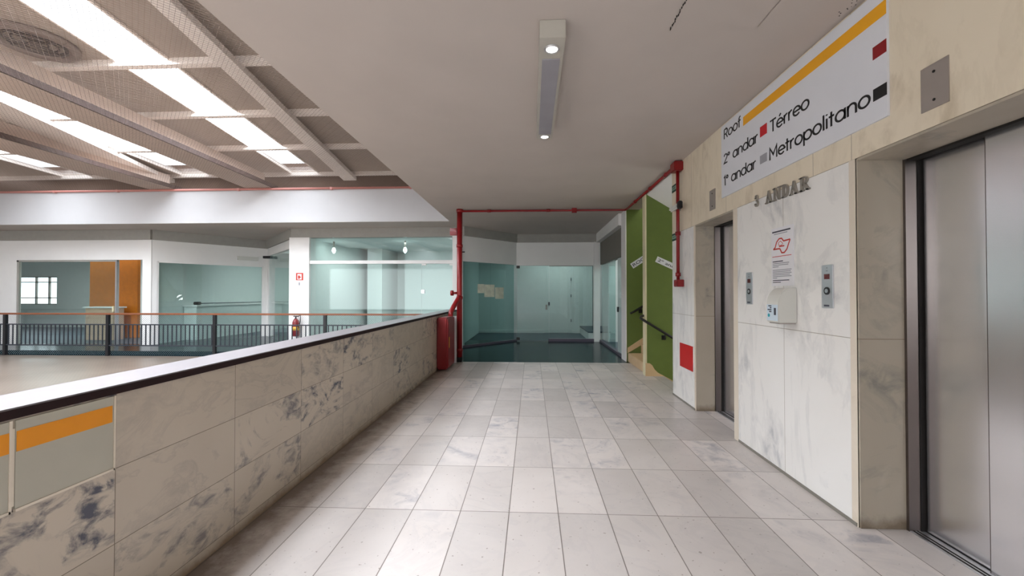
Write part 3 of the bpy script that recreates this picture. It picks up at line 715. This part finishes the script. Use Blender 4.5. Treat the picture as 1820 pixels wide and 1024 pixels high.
MB().box(-11.74, -11.70, YA + .0, YA + .08, .0, 2.38).build('edge_stile', 'alu', o)
MB().box(-11.80, -11.76, YA - .02, YA + .07, .92, 1.08).build('handle', 'cream', o)
o = pane(along(P['a'], P['b'], .04), along(P['a'], P['b'], .96), 0, 2.36, 'angled glass front of the middle shop'); fr(o, along(P['a'], P['b'], .04), along(P['a'], P['b'], .96), 0, 2.36, .04, 'white', 'tlr')
o = pane(along(P['b'], P['c'], .05), P['c'], 0, 2.70, 'angled glass return beside the white pillar')
MB().box(-8.9, -8.65, 13.38, 13.5, 2.60, 2.68).build('closer', 'black', o)
o = pane((-6.08, YA - .05), (-2.10, YA - .05), 2.34, 2.97, 'glass transom over the wide shop front')
o = pane((-6.08, YA - .05), (-4.55, YA - .05), 0, 2.25, 'lower glass of the wide shop front, next to the white pillar')
o = pane((-4.545, YA - .05), (-2.99, YA - .05), 0, 2.25, 'lower glass of the wide shop front, middle pane')
struct(box('trim_transom', 'white', -6.08, -2.10, YA - .06, YA + .06, 2.25, 2.34), 'white transom bar of the wide shop front', 'trim')
o = pane((-2.98, YA - .05), (-2.10, YA - .05), .01, 2.24, 'frameless glass door of the wide shop front', kindname='door')
MB().box(-2.99, -2.90, YA - .05, YA + .02, 1.44, 1.54).build('lock', 'alu', o)
MB().box(-2.98, -2.86, YA - .05, YA + .02, 2.2, 2.245).box(-2.22, -2.10, YA - .05, YA + .02, 2.2, 2.245).build('patch_fitting', 'white', o)
o = pane(P['d'], along(P['d'], P['e'], .5), .06, 2.30, 'angled dark teal glass of the end recess, pane by the red pipe', 'glass_dark')
o = pane(along(P['d'], P['e'], .502), along(P['d'], P['e'], .96), .06, 2.30, 'angled dark teal glass of the end recess, inner pane', 'glass_dark')
for f0, f1, z0, z1, lb in ((.262, .379, 1.45, 1.70, 'painted reflection on the angled dark glass, nearest the red pipe'), (.382, .571, 1.337, 1.69, 'painted reflection on the angled dark glass, middle of three overlapping'), (.581, .746, 1.285, 1.615, 'painted reflection on the angled dark glass, nearest the glass door')):
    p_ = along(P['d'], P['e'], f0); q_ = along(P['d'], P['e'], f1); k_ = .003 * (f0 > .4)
    tag(slab(MB(), p_, q_, z0, z1, .024 - k_, .0265 - k_).build('glass_notice', 'sheet'), lb, 'notice', 'painted reflections on the angled glass')  # thin pale patches imitating bright reflections in the pane
o = pane((-.44, 12.6), (.52, 12.6), .03, 2.28, 'glass door of the end recess', 'glass', 'door')
MB().box(-.46, -.36, 12.6, 12.66, 2.2, 2.28).box(-.46, -.36, 12.6, 12.66, .03, .11).build('patch_fitting', 'black', o)
MB().box(.42, .47, 12.58, 12.66, .95, 1.1).build('handle', 'grey_band', o)
o = pane((.53, 12.6), (1.84, 12.6), .09, 2.28, 'fixed glass of the end recess beside the door', 'glass'); fr(o, (.53, 12.6), (1.84, 12.6), .09, 2.28, .02, 'grey_band', 't')
th = MB(); slab(th, P['d'], P['e'], -.02, .045, -.02, .1); th.box(.5, 2.05, 12.56, 12.7, -.02, .07)
struct(th.build('trim_threshold', 'sill_dark'), 'dark threshold under the end recess glazing', 'trim')
# right side of the recess: bulkhead and frosted door
struct(MB().box(1.93, 2.12, 9.36, 12.6, 2.96, ZC).build('trim_bulkhead', 'white'), 'grey bulkhead over the side door of the recess', 'trim')
struct(MB().box(2.06, 2.2, 9.36, 12.6, 2.30, 2.98).build('wall_recess', 'grey_panel'), 'grey panel over the frosted side door')
struct(MB().box(1.99, 2.011, 8.94, 9.11, -.1, ZC).box(1.99, 2.14, 9.11, 9.36, -.1, ZC).build('wall_post', 'white'), 'white post between stair and side door', 'wall')
o = struct(MB().box(2.085, 2.10, 10.55, 12.5, .03, 2.28).build('window_%d' % wi, 'glass_dark'), 'pale glass side panel of the end recess', 'window'); wi += 1
o = struct(MB().box(2.07, 2.10, 9.40, 10.15, .03, 2.28).build('door_%d' % wi, 'frost'), 'frosted white glass door beside the stair post', 'door'); wi += 1
MB().box(2.04, 2.08, 10.02, 10.10, 1.0, 1.12).build('handle', 'black', o)
struct(MB().box(2.02, 2.14, 9.36, 12.56, -.02, .05).build('trim_side_threshold', 'sill_dark'), 'dark threshold of the side door', 'trim')
# rear window of the left shop
o = struct(MB().box(-22.35, -20.45, 17.08, 17.09, .95, 2.16).build('window_%d' % wi, 'glass_sky'), 'bright rear window inside the left shop', 'window'); wi += 1
f2 = MB()
for x in (-22.35, -21.5, -20.9, -20.5): f2.box(x, x + .05, 17.05, 17.12, .95, 2.16)
for z in (.95, 1.22, 1.90, 2.12): f2.box(-22.35, -20.45, 17.05, 17.12, z, z + .04)
f2.build('frame', 'grey_panel', o)

# shop contents
tag(MB().box(-14.5, -12.85, 13.0, 13.1, -.01, 3.0, .004).build('orange_partition', 'orange'), 'tall orange partition panel inside the left shop', 'partition')
ct = thing('shop_counter', (-13.4, 12.5, 0), 'low pale counter in front of the orange partition', 'counter')
MB().box(-13.9, -13.0, 12.35, 12.7, -.01, .98).build('body', 'counter_wood', ct); MB().box(-13.95, -12.95, 12.3, 12.75, .98, 1.02, .005).build('top', 'white', ct)
cb = thing('wall_counter', (-10.5, 14.5, 0), 'long white counter along the side wall behind the angled glass front', 'counter')
MB().box(-10.75, -10.35, 12.4, 16.8, -.01, 1.03).build('body', 'inner', cb); MB().box(-10.76, -10.30, 12.35, 16.85, 1.03, 1.08, .005).build('top', 'white', cb)
sp = thing('extension_pole', (-10.45, 14.3, 1.08), 'thin dark pole with a black head lying on the white counter', 'pole')
MB().tube([(-10.42, 12.5, 1.125), (-10.5, 16.4, 1.10)], .014, 8).build('rod', 'print_dark', sp); MB().tube([(-10.42, 12.42, 1.13), (-10.425, 12.62, 1.13)], .05, 12).build('head', 'black', sp)
def bulb(x, y, label):
    root = thing('pendant_bulb', (x, y, 2.75), label, 'lamp', 'lit bulbs in the wide shop')
    MB().tube([(x, y, 2.66), (x, y, 2.70), (x, y, 2.75), (x, y, 2.80), (x, y, 2.83)], [.015, .045, .056, .042, .025], 16).build('bulb', 'bulb', root)
    MB().cyl((x, y, 2.83), (x, y, 3.02), .028, 12).build('socket', 'plate', root); return root
bl = bulb(-6.02, 12.4, 'lit pendant bulb in the wide shop, near the white pillar')
b2 = copy_tree(bl); b2.location.x = -3.82; b2['label'] = 'lit pendant bulb in the wide shop, over the pane beside the glass door'
# niche shop details
o = struct(MB().box(.55, 1.42, 15.27, 15.30, 0, 2.35, .004).build('door_%d' % wi, 'inner'), 'white inner door at the back of the end shop', 'door'); wi += 1
MB().box(.60, .66, 15.22, 15.27, 1.0, 1.12).build('handle', 'print_dark', o)
for z in (.4, 1.3, 1.9): MB().box(1.42, 1.445, 15.255, 15.275, z, z + .1).build('hinge', 'print_dark', o)
struct(MB().box(-1.95, .5, 15.25, 15.3, -.01, .09).box(1.47, 3.2, 15.25, 15.3, -.01, .09).build('baseboard_back', 'white'), 'white baseboard in the end shop', 'baseboard')
pf = thing('raised_platform', (2.2, 14.2, 0), 'low raised platform with dark top in the end shop', 'platform')
MB().box(1.75, 3.19, 13.0, 15.2, -.01, .22).build('body', 'white', pf); MB().box(1.74, 3.19, 12.98, 15.2, .22, .26).build('top', 'shop_floor', pf)
tag(MB().box(1.95, 2.05, 13.4, 13.5, .26, 3.09).build('teal_post', 'teal_floor'), 'slim dark teal post standing on the raised platform', 'post')

# extinguisher, its sign, emergency box on the shop front
fx = thing('fire_extinguisher', (-6.38, 11.02, .28), 'red fire extinguisher on the white pillar behind the railing', 'extinguisher')
MB().tube([(-6.38, 10.99, .28), (-6.38, 10.99, .30), (-6.38, 10.99, .66), (-6.38, 10.99, .72), (-6.38, 10.99, .76)], [.06, .085, .085, .06, .03], 18).build('cylinder', 'red', fx)
MB().tube([(-6.38, 10.99, .44), (-6.38, 10.99, .54)], .087, 18).build('label_band', 'brass', fx)
MB().cyl((-6.38, 10.99, .75), (-6.38, 10.99, .82), .02, 10).box(-6.44, -6.30, 10.975, 11.005, .81, .835).build('valve', 'black', fx)
MB().tube([(-6.32, 10.99, .81), (-6.24, 10.98, .86), (-6.24, 10.97, .7), (-6.29, 10.96, .5)], .012, 8).build('hose', 'black', fx)
MB().box(-6.41, -6.35, 11.07, 11.1, .60, .70).build('bracket', 'black', fx)
fs = thing('extinguisher_sign', (-6.34, 11.1, 1.80), 'small red and white fire sign on the white pillar', 'sign')
MB().box(-6.44, -6.24, 11.092, 11.1, 1.80, 2.0, .001).build('panel', 'print_red', fs)
MB().box(-6.40, -6.28, 11.089, 11.093, 1.82, 1.97).build('pale_field', 'paper', fs)
MB().box(-6.38, -6.33, 11.087, 11.09, 1.84, 1.93).box(-6.34, -6.30, 11.087, 11.09, 1.87, 1.90).build('symbol', 'print_red', fs)
MB().box(-6.365, -6.335, 11.09, 11.1, 1.66, 1.74).build('hook', 'print_grey', fs)
emb = slab(MB(), along(P['a'], P['b'], .70), along(P['a'], P['b'], .90), 2.52, 2.64, -.062, -.002).build('emergency_light_box', 'plastic')
tag(emb, 'white emergency light box above the angled glass front', 'lamp')

# ------------------------------------------------------------------ fire pipework
fp = thing('fire_pipe', (-1.52, 8.75, 0), 'red fire pipe rising from floor and running along the ceiling', 'pipe')
px, py = -1.525, 8.75
MB().tube([(px, py, .10), (px, py, 3.17)], .058, 20).build('riser', 'red', fp)
for z in (2.45, 1.35, .25): MB().cyl((px, py, z - .03), (px, py, z + .03), .068, 20).build('coupling', 'red', fp)
MB().box(px - .055, px + .055, py - .055, py + .055, 0, .10).build('foot', 'black', fp)
MB().cyl((px, py, 3.16), (px, py, ZC), .07, 20).build('top_fitting', 'red', fp)
MB().tube([(px, py, 3.185), (1.93, py + .02, 3.185), (1.955, py, 3.185), (1.965, 8.6, 3.185), (1.965, 5.70, 3.185)], .022, 12).build('ceiling_run', 'red', fp)
for x in (-.9, .35): MB().cyl((x - .04, py, 3.185), (x + .04, py, 3.185), .03, 12).build('coupling', 'red', fp)
for y in (8.0, 7.0, 6.2): MB().cyl((1.965, y - .04, 3.185), (1.965, y + .04, 3.185), .03, 12).build('coupling', 'red', fp)
MB().box(.84, .94, py - .035, py + .035, 3.13, ZC).build('clamp', 'red', fp)
MB().box(1.90, XR, 5.62, 5.80, 3.09, 3.215, .01).build('elbow_box', 'red', fp)
MB().tube([(1.965, 5.69, 3.10), (1.965, 5.69, 1.62)], .022, 12).build('drop', 'red', fp)
for z in (2.25, 1.70): MB().cyl((1.965, 5.69, z - .025), (1.965, 5.69, z + .025), .034, 12).build('coupling', 'red', fp)
cp = MB().box(1.93, XR, 5.62, 5.76, 1.535, 1.63, .006).build('call_point', 'red', fp); MB().box(1.926, 1.931, 5.65, 5.73, 1.555, 1.61).build('call_point_window', 'dred_vinyl', cp)
MB().box(px - .20, px - .05, py - .05, py + .03, 2.67, 2.82, .008).build('alarm_box', 'red', fp)
vb = MB().cyl((px - .06, py, 1.45), (px - .13, py, 1.45), .025, 12).tube([(px - .13, py, 1.45), (px - .19, py, 1.45)], .055, 16).build('valve_wheel', 'red', fp)
MB().cyl((px + .05, py, 2.32), (px + .11, py, 2.32), .012, 8).build('test_tap', 'black', fp)
# hose cabinet
hc = thing('hose_cabinet', (-1.66, 8.05, 0), 'tall red hose cabinet at the end of the marble parapet', 'cabinet')
MB().box(-1.772, -1.565, 7.70, 8.40, .02, .99, .025).build('cabinet', 'red', hc)
MB().box(-1.568, -1.556, 7.76, 8.34, .08, .93, .004).build('cabinet_door', 'red', hc)
MB().box(-1.558, -1.55, 7.79, 7.82, .42, .62).build('handle', 'brass', hc)
MB().tube([(-1.64, 8.35, .97), (-1.64, 8.40, 1.06), (-1.60, 8.5, 1.18), (-1.54, 8.68, 1.33), (-1.53, 8.72, 1.36)], .05, 14).build('feed_pipe', 'red', hc)
tag(box('white_board', 'paper', -1.70, -1.54, 8.46, 8.485, .02, .98), 'narrow white strip imitating a reflection between hose cabinet and red pipe', 'board')  # upright white strip put in for a bright reflection

# ------------------------------------------------------------------ ceiling fixtures
cl = thing('ceiling_light', (.14, 3.6, 3.10), 'long white ceiling light with two lit spots and grey diffuser', 'lamp')
MB().box(.053, .222, 2.69, 4.47, 3.105, ZC, .003).build('housing', 'lamp_body', cl)
MB().box(.075, .20, 2.93, 4.32, 3.098, 3.106).build('diffuser', 'lamp_grey', cl)
for y in (2.81, 4.395):
    rg = MB().tube([(.1375 + .045 * math.cos(2 * PI * k / 24), y + .045 * math.sin(2 * PI * k / 24), 3.103) for k in range(25)], .008, 8, False).build('spot_ring', 'alu', cl)
    MB().cyl((.1375, y, 3.106), (.1375, y, 3.099), .036, 24).build('spot_lens', 'spot', rg)
    d = bpy.data.lights.new('spot', 'SPOT'); d.energy = 16; d.spot_size = 2.5; d.spot_blend = .8; d.shadow_soft_size = .04; d.color = (1, .95, .86)
    lo = bpy.data.objects.new('spot_light', d); COL.objects.link(lo); lo.location = (.1375, y, 3.08)
hp = thing('ceiling_hatch', (1.46, 2.3, 3.22), 'painted ceiling access panel with cracked edge beside the sign', 'hatch')
MB().box(.935, 1.493, 1.6, 2.825, 3.218, 3.227, .002).build('panel', 'ceiling', hp); MB().box(1.505, 1.985, 1.6, 2.828, 3.2185, 3.227, .002).build('panel', 'ceiling', hp)
m = MB()
rr = random.Random(3)
for k in range(26):
    y = 2.82 - k * .022 + rr.uniform(-.006, .006); xq = rr.uniform(.926, .934); m.box(xq, xq + rr.uniform(.002, .005), y, y + rr.uniform(.004, .018), 3.2165, 3.227)
for k in range(22):
    y = 2.72 - k * .016 + rr.uniform(-.006, .006); xq = rr.uniform(1.93, 1.985); m.box(xq, xq + rr.uniform(.003, .007), y, y + rr.uniform(.003, .008), 3.2165, 3.227)
m.build('cracked_edge', 'gap', hp)

# ------------------------------------------------------------------ stairwell
struct(box('wall_stair_back', 'green', 2.012, 5.0, 8.95, 9.1, -1.6, 4.6), 'green stair wall beyond the upward flight')
sb = struct(box('wall_stair_partition', 'green', 2.012, 4.2, 7.40, 7.55, -1.6, 3.30), 'green partition between the two stair flights')
struct(box('trim_partition_edge', 'cream', 1.985, 2.012, 7.395, 7.555, 0, ZC), 'cream end edge of the green partition', 'trim')
struct(box('wall_stair_end', 'cream', 5.0, 5.1, 5.9, 9.1, -1.6, 4.7), 'pale end wall of the stairwell')
struct(box('wall_stair_side', 'cream', 2.31, 5.0, 5.95, 6.078, -1.6, 4.6), 'pale near side wall of the stairwell')
struct(box('ceiling_stair', 'white', 2.3, 5.1, 5.9, 9.1, 4.6, 4.75), 'white ceiling of the stairwell', 'ceiling')
struct(MB().prism([(2.02, 6.08, 3.20), (4.6, 6.08, 1.73), (4.6, 6.08, 1.60), (2.02, 6.08, 3.07 + .11)], (0, 1.32, 0)).build('ceiling_soffit', 'white'), 'sloping white underside of the flight above', 'ceiling')
struct(MB().box(2.02, 2.05, 6.08, 8.95, ZC, 4.6).build('wall_stair_head', 'white'), 'white beam above the stair opening')
st = thing('stair_flight', (2.03, 8.25, 0), 'beige stone stair flight climbing behind the green partition', 'stairs')
for k in range(9):
    x = 2.035 + k * .27; MB().box(x, x + .30, 7.56, 8.935, max(0, .18 * k - .2), .18 * (k + 1), .006).build('step', 'stair_stone', st)
MB().prism([(2.03, 8.93, .18), (2.03, 8.93, .29), (4.4, 8.93, 1.88), (4.4, 8.93, 1.6)], (0, .017, 0)).build('stringer', 'stair_stone', st)
sd = thing('stair_flight', (2.2, 6.7, -.2), 'beige stone stair flight going down beside the marble wall', 'stairs')
MB().box(2.02, 2.14, 6.085, 7.38, -.25, -.003, .003).build('step', 'stair_stone', sd)
for k in range(1, 8):
    x = 2.14 + (k - 1) * .27; MB().box(x, x + .27, 6.085, 7.38, -.18 * k - .25, -.18 * k - .003, .006).build('step', 'stair_stone', sd)
sk = [(1.985, 0), (1.985, .228), (2.06, .222), (2.10, .19), (2.144, .115), (2.2, .06), (2.41, -.05), (4.0, -1.0), (4.0, -1.2), (2.41, -.2), (2.14, -.02)]
MB().prism([(x, 7.385, z) for x, z in sk], (0, .014, 0)).build('skirting', 'stair_stone', sd)
def label_plate(name, y, cx, cz, ang, wd, hg, txt, label):
    root = thing(name, (cx, y, cz), label, 'sign', 'white label strips on the green stair walls')
    ca, sa = math.cos(ang), math.sin(ang)
    def q(u, v): return (cx + u * ca - v * sa, y, cz + u * sa + v * ca)
    MB().prism([q(-wd / 2, -hg / 2), q(wd / 2, -hg / 2), q(wd / 2, hg / 2), q(-wd / 2, hg / 2)], (0, -.004, 0)).build('plate', 'sign_white', root)
    o3 = q(-wd / 2 + .03, -hg / 2 + .028); text_on('lettering', txt, 'print_dark', root, (o3[0], y - .0045, o3[2]), (ca, 0, sa), (-sa, 0, ca), wd - .06, cap=hg - .055, bold=.01)
label_plate('stair_label', 8.95, 2.30, 2.135, math.radians(33), .42, .12, 'ROOF', 'tilted white label on the shaded green wall, rising to the right')
label_plate('stair_label', 7.40, 2.40, 1.945, math.radians(-25), .48, .105, '2\u00ba andar', 'tilted white label on the green partition, falling to the right')
def handrail(pts, brk, label):
    root = thing('stair_handrail', pts[0], label, 'handrail', 'black stair handrails')
    MB().tube(pts, .022, 12).build('rail', 'black', root)
    for b_, wy in brk:
        MB().tube([(b_[0], b_[1], b_[2]), (b_[0], b_[1], b_[2] - .07), (b_[0], wy, b_[2] - .08)], .010, 8).box(b_[0] - .035, b_[0] + .035, wy - .012, wy, b_[2] - .125, b_[2] - .045).build('bracket', 'black', root)
handrail([(2.07, 8.88, 1.02), (2.14, 8.88, 1.05), (4.2, 8.88, 2.35)], [((2.30, 8.88, 1.15), 8.95)], 'black handrail climbing along the shaded green wall')
handrail([(1.99, 7.50, 1.05), (1.93, 7.45, 1.04), (1.90, 7.38, 1.01), (1.93, 7.33, .985), (2.0, 7.325, .94), (4.0, 7.325, -.28)], [((2.30, 7.325, .757), 7.40)], 'black handrail descending along the green partition')

# ------------------------------------------------------------------ rest of the shell (outside the view)
struct(MB().box(-20.2, -20, -5, 11.2, -.3, 5).build('wall_atrium_end', 'white'), 'white end wall of the atrium')
sh = MB().box(-20, 2.4, -5.2, -5.0, -.3, .3).box(-20, 2.4, -5.2, -5.0, 3.1, 5).box(-20, -13.6, -5.2, -5, .3, 3.1).box(-2.3, 2.4, -5.2, -5, .3, 3.1)
struct(sh.build('wall_front', 'white'), 'white wall with wide window behind the viewer')
